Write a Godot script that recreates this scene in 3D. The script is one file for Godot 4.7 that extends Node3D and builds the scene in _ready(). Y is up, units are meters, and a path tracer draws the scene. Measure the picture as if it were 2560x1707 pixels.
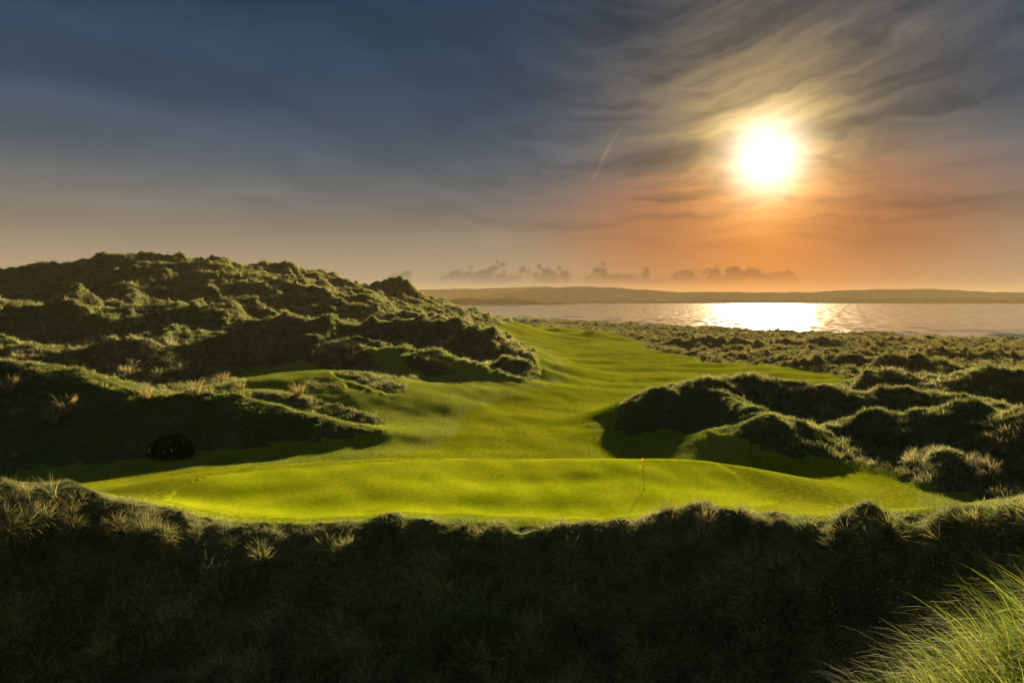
extends Node3D
# A links course in the dunes at sunset: putting green, fairway, marram grass dunes, the bay and far hills.
# World axes: x to the right, y up, the view runs along -z; "d" below is the distance forward, d = -z.

const EYE := 25.0
const EXPOSURE := 5.4
const SUN_AZ := 20.2      # degrees to the right of the view
const SUN_EL := 10.9      # degrees above the horizon

# Dune crests: points (x, height, distance forward), slope of the side towards the viewer and of the far side, rounding, blend.
const RIDGES := [
	{"name": "bank", "near": 0.85, "far": 0.3, "round": 0.5, "k": 0.8, "p": [Vector3(-29.29, 17.64, 27.00), Vector3(-25.79, 17.67, 29.00), Vector3(-23.58, 16.90, 31.00), Vector3(-22.83, 16.64, 31.20), Vector3(-22.65, 16.15, 31.40), Vector3(-21.26, 16.02, 32.00), Vector3(-20.18, 15.53, 32.40), Vector3(-19.27, 15.13, 32.80), Vector3(-17.79, 14.68, 33.20), Vector3(-16.27, 14.29, 33.60), Vector3(-15.36, 13.89, 34.00), Vector3(-14.17, 13.55, 34.30), Vector3(-10.70, 13.42, 34.60), Vector3(-7.64, 13.38, 35.00), Vector3(-6.76, 13.83, 35.20), Vector3(-6.19, 13.92, 35.20), Vector3(-5.28, 13.46, 35.20), Vector3(-2.87, 13.35, 35.10), Vector3(-1.05, 13.20, 35.00), Vector3(0.54, 13.01, 34.60), Vector3(2.98, 13.38, 34.20), Vector3(5.78, 13.68, 33.70), Vector3(7.80, 14.48, 33.00), Vector3(8.75, 15.04, 32.60), Vector3(9.96, 14.97, 32.40), Vector3(10.92, 14.77, 32.10), Vector3(11.24, 14.44, 31.80), Vector3(12.60, 14.76, 31.60), Vector3(13.74, 14.66, 31.40), Vector3(14.58, 14.33, 31.20), Vector3(15.37, 15.18, 30.80), Vector3(16.36, 15.49, 30.60), Vector3(17.33, 15.14, 30.20), Vector3(18.26, 15.31, 29.80), Vector3(18.83, 15.79, 29.50), Vector3(19.91, 16.36, 28.60), Vector3(21.18, 16.96, 27.80), Vector3(22.71, 17.69, 26.50), Vector3(26.26, 18.51, 25.00)]},
	{"name": "hill_a", "near": 0.27, "far": 0.5, "round": 4.0, "k": 2.0, "p": [Vector3(-199.80, 24.79, 167.30), Vector3(-178.72, 29.59, 190.50), Vector3(-167.44, 32.22, 203.40), Vector3(-158.51, 34.15, 212.30), Vector3(-149.37, 36.92, 218.80), Vector3(-138.87, 39.64, 229.10), Vector3(-129.13, 41.71, 238.00), Vector3(-126.10, 41.51, 239.40), Vector3(-117.56, 39.71, 242.00), Vector3(-112.59, 39.40, 244.50), Vector3(-109.06, 40.33, 247.10), Vector3(-104.42, 38.66, 250.90), Vector3(-100.67, 35.77, 257.40)]},
	{"name": "hill_b", "near": 0.3, "far": 0.5, "round": 3.0, "k": 2.0, "p": [Vector3(-107.65, 36.64, 262.50), Vector3(-106.08, 38.09, 264.90), Vector3(-99.05, 39.25, 271.00), Vector3(-91.27, 39.89, 273.50), Vector3(-81.99, 38.00, 277.20), Vector3(-74.22, 35.33, 280.90), Vector3(-68.30, 32.43, 285.80), Vector3(-61.30, 29.88, 295.70)]},
	{"name": "hill_c", "near": 0.62, "far": 0.62, "round": 2.5, "k": 2.0, "p": [Vector3(-63.69, 28.67, 289.40), Vector3(-60.22, 30.16, 290.50), Vector3(-56.71, 32.40, 291.60), Vector3(-50.21, 33.88, 291.60), Vector3(-44.66, 33.14, 291.60), Vector3(-37.70, 28.93, 294.90), Vector3(-31.52, 25.19, 298.30)]},
	{"name": "spur_h1", "near": 0.42, "far": 0.36, "round": 3.0, "k": 2.0, "p": [Vector3(-113.72, 37.08, 235.50), Vector3(-111.95, 32.04, 213.60), Vector3(-109.08, 28.48, 195.60), Vector3(-103.93, 24.77, 180.20)]},
	{"name": "spur_h2", "near": 0.32, "far": 0.4, "round": 4.0, "k": 2.0, "p": [Vector3(-98.72, 36.42, 237.10), Vector3(-92.47, 33.57, 237.10), Vector3(-82.05, 31.33, 232.20), Vector3(-73.45, 29.33, 227.40), Vector3(-57.06, 28.11, 222.60), Vector3(-45.68, 24.72, 220.10), Vector3(-34.12, 21.68, 217.70)]},
	{"name": "back_a", "near": 0.36, "far": 0.4, "round": 1.2, "k": 1.5, "p": [Vector3(-135.88, 24.03, 127.30), Vector3(-122.72, 24.82, 140.10), Vector3(-112.44, 25.10, 150.20), Vector3(-106.68, 25.48, 150.20), Vector3(-103.38, 24.43, 150.20), Vector3(-99.80, 25.48, 151.50), Vector3(-96.21, 27.13, 152.80), Vector3(-93.84, 25.49, 152.80), Vector3(-91.27, 23.73, 154.10), Vector3(-87.87, 22.75, 154.10), Vector3(-83.14, 20.39, 154.10)]},
	{"name": "back_b", "near": 0.45, "far": 0.4, "round": 1.0, "k": 1.5, "p": [Vector3(-97.85, 23.72, 168.10), Vector3(-95.33, 25.43, 168.10), Vector3(-92.71, 27.03, 168.10), Vector3(-89.76, 25.53, 168.10), Vector3(-87.35, 24.04, 168.10)]},
	{"name": "back_c", "near": 0.36, "far": 0.4, "round": 1.2, "k": 1.5, "p": [Vector3(-84.18, 24.07, 163.00), Vector3(-82.61, 24.38, 163.00), Vector3(-78.26, 24.07, 163.00), Vector3(-73.27, 24.38, 163.00), Vector3(-69.84, 24.79, 163.00), Vector3(-67.39, 22.93, 163.00), Vector3(-68.26, 24.02, 170.70), Vector3(-64.04, 24.02, 171.90), Vector3(-61.03, 21.74, 170.70), Vector3(-56.56, 20.58, 165.50)]},
	{"name": "back_d", "near": 0.5, "far": 0.35, "round": 1.0, "k": 1.5, "p": [Vector3(-56.57, 20.39, 154.00), Vector3(-49.73, 21.72, 151.50), Vector3(-47.01, 21.75, 150.20), Vector3(-41.60, 21.49, 149.00), Vector3(-39.28, 19.87, 146.60), Vector3(-34.82, 17.51, 141.60), Vector3(-31.52, 15.94, 136.60)]},
	{"name": "mid_left", "near": 0.34, "far": 0.35, "round": 1.0, "k": 1.2, "p": [Vector3(-110.05, 17.66, 102.70), Vector3(-99.18, 18.02, 112.80), Vector3(-90.38, 18.02, 120.30), Vector3(-88.61, 18.11, 120.10), Vector3(-85.99, 17.05, 119.80), Vector3(-82.70, 16.68, 120.80), Vector3(-75.17, 17.38, 121.90), Vector3(-68.83, 18.50, 122.90), Vector3(-68.39, 18.87, 130.00), Vector3(-66.08, 19.02, 134.10), Vector3(-64.41, 18.54, 136.90), Vector3(-59.43, 19.24, 139.00), Vector3(-57.04, 17.77, 140.00), Vector3(-54.54, 18.71, 141.00), Vector3(-50.50, 18.35, 141.00), Vector3(-46.38, 17.09, 141.00), Vector3(-41.41, 16.86, 140.30), Vector3(-32.62, 16.88, 132.60), Vector3(-28.75, 16.88, 126.00)]},
	{"name": "near_left", "near": 0.55, "far": 0.32, "round": 0.8, "k": 1.0, "p": [Vector3(-79.45, 17.33, 74.00), Vector3(-63.44, 18.01, 72.00), Vector3(-52.70, 18.56, 70.00), Vector3(-51.43, 18.74, 70.00), Vector3(-50.06, 18.26, 69.80), Vector3(-47.35, 18.29, 69.50), Vector3(-44.50, 18.16, 69.00), Vector3(-43.04, 17.45, 68.60), Vector3(-41.64, 17.00, 68.30), Vector3(-39.05, 16.29, 68.00), Vector3(-35.71, 15.44, 67.50), Vector3(-31.84, 15.60, 67.30), Vector3(-27.55, 15.50, 68.00), Vector3(-25.43, 14.72, 68.50), Vector3(-20.83, 13.61, 68.50), Vector3(-16.18, 12.50, 68.50), Vector3(-13.40, 11.93, 68.00)]},
	{"name": "spur_a", "near": 0.34, "far": 0.3, "round": 2.5, "k": 2.0, "p": [Vector3(-28.59, 16.93, 125.30), Vector3(-24.53, 16.58, 123.40), Vector3(-20.58, 16.63, 121.50), Vector3(-17.28, 16.07, 119.60), Vector3(-14.02, 15.77, 116.60), Vector3(-9.10, 14.68, 113.70), Vector3(-3.83, 13.95, 110.80), Vector3(1.10, 12.62, 106.90), Vector3(5.74, 11.55, 104.00)]},
	{"name": "spur_b", "near": 0.2, "far": 0.18, "round": 2.5, "k": 1.5, "p": [Vector3(-27.41, 14.77, 97.00), Vector3(-23.25, 14.93, 96.00), Vector3(-19.78, 14.73, 95.00), Vector3(-16.81, 14.06, 95.00), Vector3(-13.30, 13.63, 96.00), Vector3(-9.95, 13.14, 97.00), Vector3(-6.04, 12.58, 98.00), Vector3(-1.64, 11.82, 98.00)]},
	{"name": "spur_c", "near": 0.22, "far": 0.12, "round": 3.0, "k": 1.5, "p": [Vector3(-32.80, 14.17, 92.00), Vector3(-25.17, 14.12, 89.00), Vector3(-18.54, 13.87, 86.00), Vector3(-15.44, 13.07, 85.00), Vector3(-12.27, 12.01, 83.00), Vector3(-8.24, 10.66, 80.00)]},
	{"name": "step_c", "near": 0.26, "far": 0.12, "round": 1.0, "k": 0.8, "p": [Vector3(-32.12, 13.89, 83.00), Vector3(-28.21, 13.86, 82.00), Vector3(-24.91, 13.12, 82.00), Vector3(-20.98, 12.16, 81.00), Vector3(-17.29, 11.55, 80.00), Vector3(-15.05, 10.79, 79.00)]},
	{"name": "dark_bank", "near": 0.6, "far": 0.35, "round": 1.2, "k": 1.5, "p": [Vector3(-45.72, 18.86, 150.50), Vector3(-39.70, 19.86, 149.60), Vector3(-33.84, 20.27, 148.60), Vector3(-27.88, 20.58, 147.70), Vector3(-20.35, 20.80, 149.80), Vector3(-13.58, 20.23, 149.90), Vector3(-6.46, 18.93, 148.90), Vector3(-1.75, 16.83, 143.90), Vector3(2.35, 14.24, 135.90), Vector3(4.18, 12.32, 128.00)]},
	{"name": "foot_mound", "near": 0.4, "far": 0.4, "round": 1.5, "k": 1.0, "p": [Vector3(-4.23, 13.69, 118.00), Vector3(-0.84, 14.51, 119.00), Vector3(1.83, 13.97, 119.00), Vector3(3.48, 12.93, 118.00)]},
	{"name": "right_dune", "near": 0.42, "far": 0.4, "round": 0.8, "k": 1.2, "p": [Vector3(11.07, 11.40, 71.00), Vector3(12.32, 12.10, 72.50), Vector3(13.98, 13.27, 74.00), Vector3(15.81, 14.43, 76.00), Vector3(17.46, 15.16, 78.00), Vector3(18.76, 14.63, 79.00), Vector3(21.25, 15.04, 81.00), Vector3(25.04, 15.05, 84.00), Vector3(27.79, 14.88, 85.50), Vector3(30.84, 15.26, 87.00), Vector3(33.38, 14.64, 87.50), Vector3(36.16, 14.75, 88.00), Vector3(38.95, 14.25, 87.50), Vector3(40.61, 14.04, 86.00), Vector3(41.58, 13.32, 84.00), Vector3(41.71, 13.07, 82.00), Vector3(41.60, 12.32, 80.00)]},
	{"name": "right_spur", "near": 0.6, "far": 0.6, "round": 0.8, "k": 1.0, "p": [Vector3(24.69, 14.90, 83.50), Vector3(24.22, 14.29, 77.00), Vector3(23.95, 14.16, 71.00), Vector3(24.36, 13.90, 66.00)]},
	{"name": "right_mound", "near": 0.5, "far": 0.4, "round": 0.9, "k": 1.0, "p": [Vector3(20.69, 13.07, 62.50), Vector3(21.78, 13.93, 62.00), Vector3(23.73, 14.41, 62.00), Vector3(25.58, 13.85, 62.00), Vector3(26.49, 13.00, 61.00)]},
	{"name": "right_front", "near": 0.55, "far": 0.4, "round": 0.8, "k": 1.0, "p": [Vector3(29.18, 11.76, 66.00), Vector3(31.20, 12.40, 66.00), Vector3(33.34, 13.17, 66.00), Vector3(33.90, 14.20, 66.00), Vector3(35.41, 14.58, 65.50), Vector3(36.62, 14.11, 65.00), Vector3(37.19, 14.36, 65.00), Vector3(38.63, 14.82, 64.00), Vector3(39.52, 14.65, 63.50), Vector3(39.75, 15.38, 63.00), Vector3(40.82, 15.91, 62.50), Vector3(41.88, 16.26, 62.00), Vector3(42.59, 15.89, 61.00), Vector3(43.02, 15.03, 60.00), Vector3(43.19, 15.32, 58.00), Vector3(43.10, 15.67, 57.00), Vector3(44.21, 16.55, 54.00), Vector3(48.97, 17.24, 50.00)]},
	{"name": "low_mound", "near": 0.4, "far": 0.3, "round": 0.9, "k": 0.8, "p": [Vector3(30.80, 11.60, 53.00), Vector3(31.97, 12.36, 53.00), Vector3(33.28, 13.03, 52.50), Vector3(34.14, 13.04, 52.00), Vector3(35.36, 12.55, 51.50)]},
	{"name": "low_mound_b", "near": 0.35, "far": 0.3, "round": 0.9, "k": 0.8, "p": [Vector3(32.15, 11.83, 50.00), Vector3(34.39, 12.35, 50.00), Vector3(36.32, 12.48, 50.00), Vector3(38.76, 12.77, 49.00)]},
	{"name": "hum_a", "near": 0.4, "far": 0.35, "round": 1.0, "k": 1.0, "p": [Vector3(44.67, 12.87, 86.00), Vector3(46.25, 13.95, 85.00), Vector3(49.09, 14.30, 84.00), Vector3(51.57, 13.67, 83.00), Vector3(53.22, 13.67, 83.00), Vector3(54.28, 13.44, 82.00)]},
	{"name": "hum_b", "near": 0.4, "far": 0.35, "round": 1.0, "k": 1.0, "p": [Vector3(53.10, 11.97, 106.00), Vector3(54.69, 13.99, 105.00), Vector3(58.45, 14.19, 105.00), Vector3(60.71, 13.62, 104.00), Vector3(63.59, 13.42, 104.00)]},
	{"name": "hum_c", "near": 0.4, "far": 0.35, "round": 1.0, "k": 1.0, "p": [Vector3(61.23, 12.64, 98.00), Vector3(64.10, 13.47, 99.00), Vector3(67.40, 14.51, 100.00), Vector3(70.32, 15.16, 100.00), Vector3(73.81, 15.16, 98.00), Vector3(79.71, 15.57, 94.00), Vector3(91.55, 15.88, 88.00)]},
	{"name": "hum_d", "near": 0.35, "far": 0.35, "round": 1.0, "k": 1.0, "p": [Vector3(68.09, 11.53, 155.10), Vector3(70.73, 12.71, 154.00), Vector3(75.95, 12.71, 154.00), Vector3(78.87, 11.42, 152.90)]},
	{"name": "hum_e", "near": 0.35, "far": 0.35, "round": 1.0, "k": 1.0, "p": [Vector3(75.33, 11.55, 144.20), Vector3(79.56, 13.21, 143.10), Vector3(82.51, 12.57, 143.10), Vector3(85.95, 13.03, 142.00), Vector3(91.80, 11.85, 141.00)]},
	{"name": "hum_f", "near": 0.35, "far": 0.35, "round": 1.2, "k": 1.0, "p": [Vector3(109.97, 9.32, 186.00), Vector3(112.55, 10.16, 186.00), Vector3(117.31, 12.25, 185.00), Vector3(123.74, 12.32, 184.00), Vector3(135.35, 11.79, 180.00), Vector3(149.37, 12.20, 170.00), Vector3(176.46, 12.03, 160.00)]},
	{"name": "hum_g", "near": 0.35, "far": 0.35, "round": 1.0, "k": 1.0, "p": [Vector3(61.28, 8.66, 177.60), Vector3(63.65, 9.34, 177.60), Vector3(69.64, 10.83, 177.60), Vector3(74.51, 10.44, 175.40)]},
	{"name": "hum_h", "near": 0.35, "far": 0.35, "round": 1.0, "k": 1.0, "p": [Vector3(49.26, 8.30, 181.50), Vector3(51.92, 9.00, 181.50), Vector3(56.89, 10.51, 181.50), Vector3(61.06, 9.79, 180.40)]},
	{"name": "hum_i", "near": 0.3, "far": 0.3, "round": 1.5, "k": 1.0, "p": [Vector3(46.56, 9.61, 232.00), Vector3(51.51, 10.71, 231.00), Vector3(61.56, 11.80, 230.00), Vector3(76.48, 11.33, 228.00), Vector3(85.80, 10.30, 226.00)]},
	{"name": "hum_j", "near": 0.3, "far": 0.3, "round": 1.5, "k": 1.0, "p": [Vector3(85.79, 9.51, 238.00), Vector3(90.09, 10.79, 237.00), Vector3(105.23, 11.51, 235.00), Vector3(114.74, 10.50, 232.00), Vector3(125.68, 10.36, 225.00)]},
	{"name": "hum_k", "near": 0.3, "far": 0.3, "round": 1.5, "k": 1.0, "p": [Vector3(48.68, 7.78, 300.00), Vector3(58.24, 9.32, 300.00), Vector3(72.33, 9.96, 295.00), Vector3(89.64, 9.47, 290.00)]},
	{"name": "far_mound_a", "near": 0.12, "far": 0.12, "round": 5.0, "k": 2.0, "p": [Vector3(7.16, 8.17, 330.00), Vector3(14.53, 10.28, 330.00), Vector3(22.53, 11.55, 330.00), Vector3(28.22, 10.49, 330.00), Vector3(34.56, 8.60, 330.00)]},
	{"name": "far_mound_b", "near": 0.12, "far": 0.12, "round": 5.0, "k": 2.0, "p": [Vector3(30.25, 10.19, 298.00), Vector3(35.00, 11.52, 298.00), Vector3(43.04, 10.62, 297.00)]},
	{"name": "coast", "near": 0.22, "far": 0.22, "round": 3.0, "k": 2.0, "p": [Vector3(-133.70, 8.56, 760.00), Vector3(-37.95, 8.82, 620.00), Vector3(1.43, 9.32, 560.00), Vector3(39.54, 9.40, 500.00), Vector3(61.45, 8.84, 430.00), Vector3(78.58, 8.54, 380.00), Vector3(94.97, 8.56, 335.00), Vector3(115.61, 8.80, 310.00), Vector3(131.81, 8.65, 285.00), Vector3(142.80, 9.11, 268.00), Vector3(149.62, 9.97, 262.00), Vector3(157.06, 9.55, 255.00), Vector3(168.86, 8.84, 246.00), Vector3(177.44, 8.13, 236.00), Vector3(202.23, 7.14, 222.00), Vector3(239.43, 5.22, 205.00)]},
]
const BASE_D := [0.0, 2.5, 5.0, 10.0, 15.0, 19.0, 23.0, 27.0, 31.0, 36.0, 46.0, 55.0, 62.0, 75.0, 95.0, 130.0, 200.0, 330.0, 500.0, 900.0, 2000.0]
const BASE_Y := [23.3, 22.6, 20.6, 16.4, 12.6, 10.2, 9.2, 9.6, 11.0, 12.0, 11.7, 11.1, 10.9, 10.7, 10.4, 10.0, 9.4, 8.6, 7.6, 6.0, 5.0]
const SHORE := [Vector2(-900, 1500), Vector2(-250, 1050), Vector2(-30, 860), Vector2(60, 690), Vector2(110, 560), Vector2(150, 460), Vector2(200, 375), Vector2(260, 300), Vector2(340, 240), Vector2(520, 150), Vector2(900, 0)]
# Outlines on the ground (x, distance forward) of the mown areas and of rough patches in them.
const POLYS := {
	"mown": [Vector2(-26, 33.2), Vector2(-38, 45), Vector2(-40, 54.5), Vector2(-36.6, 56.3), Vector2(-32.87, 58.1), Vector2(-27.89, 59.5), Vector2(-22.42, 62.5), Vector2(-15.92, 65.7), Vector2(-13.07, 67.4), Vector2(-17, 70.2), Vector2(-24, 70.4), Vector2(-29, 70.6), Vector2(-32.5, 73), Vector2(-35, 80), Vector2(-35.64, 90.2), Vector2(-49.62, 118), Vector2(-48.77, 123.6), Vector2(-40.85, 121.3), Vector2(-32.23, 114.1), Vector2(-27.05, 112.3), Vector2(-18.55, 94.6), Vector2(-16.46, 94.4), Vector2(-13.54, 105.1), Vector2(-11.1, 104.3), Vector2(-7.31, 98.3), Vector2(-1.64, 98.1), Vector2(3.46, 110.1), Vector2(4.67, 117.6), Vector2(4.33, 138.1), Vector2(1.83, 205), Vector2(-2.47, 242), Vector2(-8.86, 248), Vector2(-14.51, 250), Vector2(-10.86, 258), Vector2(-2.75, 269), Vector2(15.73, 456.5), Vector2(37.99, 386.5), Vector2(45.09, 298), Vector2(48.62, 283), Vector2(51.28, 264), Vector2(43.92, 224.5), Vector2(46.68, 200.5), Vector2(50.73, 187), Vector2(47.75, 168), Vector2(58.8, 164), Vector2(63.42, 148.9), Vector2(65.63, 140.5), Vector2(63.82, 130.3), Vector2(50.77, 103.6), Vector2(40, 98), Vector2(33, 94), Vector2(22, 90), Vector2(13, 79), Vector2(10.43, 70.7), Vector2(12.18, 69), Vector2(15.78, 70.2), Vector2(18.68, 68.4), Vector2(19.29, 61.1), Vector2(20.99, 58.1), Vector2(22.56, 57), Vector2(25.53, 56.4), Vector2(28.85, 55.4), Vector2(29.23, 51.6), Vector2(29.37, 47.9), Vector2(32.07, 46.1), Vector2(22, 30), Vector2(13, 32.9), Vector2(0, 35.6), Vector2(-14, 35)],
	"fairway": [Vector2(-24, 36.5), Vector2(-33.91, 50.1), Vector2(-31.76, 52.8), Vector2(-27.55, 54), Vector2(-23.53, 56.1), Vector2(-20, 57), Vector2(-15, 58.5), Vector2(-9.67, 61.4), Vector2(-5.9, 69.3), Vector2(-5.88, 80.2), Vector2(-4.84, 84.6), Vector2(-1.11, 91.3), Vector2(2.09, 95.9), Vector2(5.68, 103), Vector2(10.17, 116.6), Vector2(10.76, 135.5), Vector2(11.77, 214), Vector2(5.68, 247), Vector2(-4.17, 251), Vector2(-10.23, 250.5), Vector2(-2.71, 265.5), Vector2(14.83, 430.5), Vector2(36.13, 367.5), Vector2(43.26, 289.5), Vector2(46.21, 274), Vector2(47.91, 255), Vector2(41.92, 220), Vector2(45.06, 193.5), Vector2(44.88, 161.5), Vector2(54.69, 157), Vector2(62.19, 146.2), Vector2(63.08, 136.9), Vector2(59.99, 124.9), Vector2(34, 99), Vector2(26, 94), Vector2(15, 84), Vector2(10.89, 77.3), Vector2(8.65, 75.5), Vector2(8.34, 70), Vector2(8.45, 65.8), Vector2(9.89, 62.8), Vector2(14.88, 59.7), Vector2(15, 57), Vector2(22.14, 56.3), Vector2(25.18, 55.6), Vector2(27.81, 54.6), Vector2(28.29, 50.9), Vector2(28.28, 47), Vector2(20, 33), Vector2(12, 34.5), Vector2(0, 37), Vector2(-14, 36.5)],
	"green": [Vector2(-21.18, 40.7), Vector2(-21.99, 44), Vector2(-21.18, 46.7), Vector2(-18.34, 49.1), Vector2(-12.24, 50.4), Vector2(-5, 52.6), Vector2(5, 52.8), Vector2(13.36, 51.2), Vector2(15.2, 51.6), Vector2(15.8, 48.2), Vector2(16.28, 44.9), Vector2(16.85, 42.2), Vector2(14.49, 39.9), Vector2(9, 38), Vector2(3.79, 37.2), Vector2(0.4, 38.1), Vector2(-4.32, 37.8), Vector2(-9.1, 37.3), Vector2(-15.5, 36.8), Vector2(-18.21, 38.1)],
	"mown_a": [Vector2(-26.8, 122.6), Vector2(-23.83, 121.8), Vector2(-20.33, 120), Vector2(-17.08, 118.2), Vector2(-12.94, 114.9), Vector2(-8.99, 112.3), Vector2(-3.78, 109.4), Vector2(0.27, 106.7), Vector2(4.21, 102.6), Vector2(1.49, 96.9), Vector2(-4.74, 97.2), Vector2(-11.04, 103.7), Vector2(-14.65, 105.8), Vector2(-16.98, 96), Vector2(-22.91, 113.2)],
	"rough_b": [Vector2(-24.64, 94.7), Vector2(-23.03, 95.6), Vector2(-19.7, 94.3), Vector2(-17.04, 92.9), Vector2(-13.82, 89.4), Vector2(-13.92, 86.4), Vector2(-17.54, 86.5), Vector2(-21.79, 90.4)],
	"rough_c": [Vector2(-31.82, 82.5), Vector2(-28.01, 81.4), Vector2(-24.64, 81.1), Vector2(-20.36, 78.6), Vector2(-16.73, 77.4), Vector2(-14.48, 75), Vector2(-14.97, 73.6), Vector2(-18.03, 74.5), Vector2(-22.58, 77), Vector2(-27.17, 78.9), Vector2(-30.33, 79.9)],
	"rough_d": [Vector2(-27.49, 88.2), Vector2(-24.92, 88.1), Vector2(-21.3, 86), Vector2(-22.72, 85.1), Vector2(-26.5, 86.8)],
	"rough_a": [Vector2(-20.38, 120.3), Vector2(-17.08, 118.2), Vector2(-12.67, 112.5), Vector2(-8.83, 107.6), Vector2(-13.09, 106.9), Vector2(-17.49, 111)],
}
const FAR_LEFT := [Vector3(-7698, 129, 8200), Vector3(-5090, 150, 8200), Vector3(-2482, 150, 8200), Vector3(-1053, 145, 8200), Vector3(-652, 155, 8200), Vector3(-282, 160, 8200), Vector3(125, 176, 8200), Vector3(412, 181, 8200), Vector3(803, 160, 8200), Vector3(1273, 108, 8200)]
const FAR_MAIN := [Vector3(-480, 42, 6500), Vector3(-79, 87, 6500), Vector3(285, 136, 6500), Vector3(574, 149, 6500), Vector3(938, 145, 6500), Vector3(1228, 120, 6500), Vector3(1596, 95, 6500), Vector3(1877, 99, 6500), Vector3(2171, 95, 6500), Vector3(2518, 95, 6500), Vector3(2899, 95, 6500), Vector3(3072, 112, 6500), Vector3(3477, 124, 6500), Vector3(3985, 128, 6500), Vector3(4204, 120, 6500), Vector3(4494, 99, 6500), Vector3(4863, 95, 6500), Vector3(5887, 108, 6500), Vector3(7129, 91, 6500)]
const FAR_SHORE := [Vector3(12, 16, 4700), Vector3(257, 16, 4700), Vector3(670, 19, 4700), Vector3(1149, 19, 4700), Vector3(1568, 25, 4700), Vector3(2017, 19, 4700), Vector3(2465, 25, 4700), Vector3(2884, 31, 4700), Vector3(3518, 25, 4700), Vector3(4260, 31, 4700), Vector3(5158, 25, 4700)]
const HEADLAND := [Vector3(-496, 21, 3450), Vector3(-327, 21, 3450), Vector3(-255, 29, 3450), Vector3(-213, 32, 3450), Vector3(-123, 27, 3450), Vector3(-4, 32, 3450), Vector3(76, 25, 3500), Vector3(197, 14, 3600), Vector3(339, 6, 3700)]
const TUSSOCKS := [
	[-48.74, 108.40, 1.0, "slim pale tussock left of the tallest one above the slope"],
	[-41.48, 97.40, 1.15, "tallest pale tussock with golden top on the left terrace edge"],
	[-31.18, 66.70, 1.05, "green-topped pale tussock lowest of the terrace cluster"],
	[-38.07, 85.20, 0.9, "pale tussock directly below the slim one on the terrace edge"],
	[-34.22, 85.60, 0.85, "small golden tussock at the right end of the terrace cluster"],
	[-25.76, 81.70, 1.2, "pale drooping tussock on the dark step of the terrace"],
	[-41.76, 63.30, 1.25, "straw-coloured tussock alone on the dark left slope"],
	[-42.12, 62.10, 1.0, "dull tussock just below the straw-coloured one on the left slope"],
	[-48.16, 64.90, 1.1, "pale tussock at the left edge of the photo"],
	[-28.40, 119.70, 1.3, "pale tussock on the bank under the smooth spur top"],
	[-61.50, 108.30, 1.2, "greyish tussock on the slope above the terrace cluster"],
	[-36.08, 66.80, 0.9, "faint tussock low on the left slope under the bright crest"],
]

var rng := RandomNumberGenerator.new()
var noise := FastNoiseLite.new()
var ridge_x := []
var ridge_box := []
var ring := PackedFloat32Array()
var azi := PackedFloat32Array()
var NA := 0
var NR := 0
var HG := PackedFloat32Array()
var ROUGH := PackedFloat32Array()
var CLS := PackedInt32Array()
var j0 := 0               # first column of the fine sector
var j1 := 0

func _ready() -> void:
	rng.seed = 7
	setup_camera_and_light()
	noise.seed = 11
	noise.noise_type = FastNoiseLite.TYPE_SIMPLEX_SMOOTH
	noise.frequency = 1.0
	noise.fractal_type = FastNoiseLite.FRACTAL_NONE
	build_terrain()
	build_sea()
	build_far_shore()
	build_haze()
	build_grass()
	build_flag()
	build_marker()
	build_bush()
	build_tussocks()
	build_flowers()

# ------------------------------------------------------------------ camera, sky, sun, exposure
func setup_camera_and_light() -> void:
	var cam := Camera3D.new()
	cam.name = "camera"
	cam.position = Vector3(0, EYE, 0)
	cam.rotation.x = -atan(96.0 / 1568.0)
	cam.fov = rad_to_deg(2.0 * atan(0.5))
	cam.near = 0.2
	cam.far = 20000.0
	cam.current = true
	add_child(cam)
	var env := Environment.new()
	env.background_mode = Environment.BG_SKY
	var sky := Sky.new()
	var sm := PanoramaSkyMaterial.new()
	sm.panorama = sky_texture()
	sky.sky_material = sm
	env.sky = sky
	env.background_energy_multiplier = 1.0 / EXPOSURE
	env.tonemap_mode = Environment.TONE_MAPPER_LINEAR
	env.tonemap_exposure = EXPOSURE
	env.fog_enabled = true
	env.fog_density = 0.000016
	env.fog_light_color = Color(1.0, 0.88, 0.68)
	env.volumetric_fog_enabled = true
	env.volumetric_fog_density = 0.0
	env.sdfgi_enabled = true
	env.ssao_enabled = true
	env.ssil_enabled = true
	var we := WorldEnvironment.new()
	we.name = "environment"
	we.environment = env
	add_child(we)
	var sun := DirectionalLight3D.new()
	sun.name = "sun"
	sun.light_energy = 1.6
	sun.light_angular_distance = 1.5
	sun.light_color = Color(1.0, 0.90, 0.71)
	sun.shadow_enabled = true
	add_child(sun)
	var to_sun := direction(SUN_AZ, SUN_EL)
	sun.look_at_from_position(Vector3.ZERO, -to_sun, Vector3.UP)

func direction(az: float, el: float) -> Vector3:
	var a := deg_to_rad(az)
	var e := deg_to_rad(el)
	return Vector3(sin(a) * cos(e), sin(e), -cos(a) * cos(e))

func s2l(r: float, g: float, b: float) -> Vector3:
	var c := Color(r / 255.0, g / 255.0, b / 255.0).srgb_to_linear()
	return Vector3(c.r, c.g, c.b)

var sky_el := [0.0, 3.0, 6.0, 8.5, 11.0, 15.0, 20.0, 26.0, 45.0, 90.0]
var sky_col := []
var cir := FastNoiseLite.new()
var cum := FastNoiseLite.new()
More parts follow.
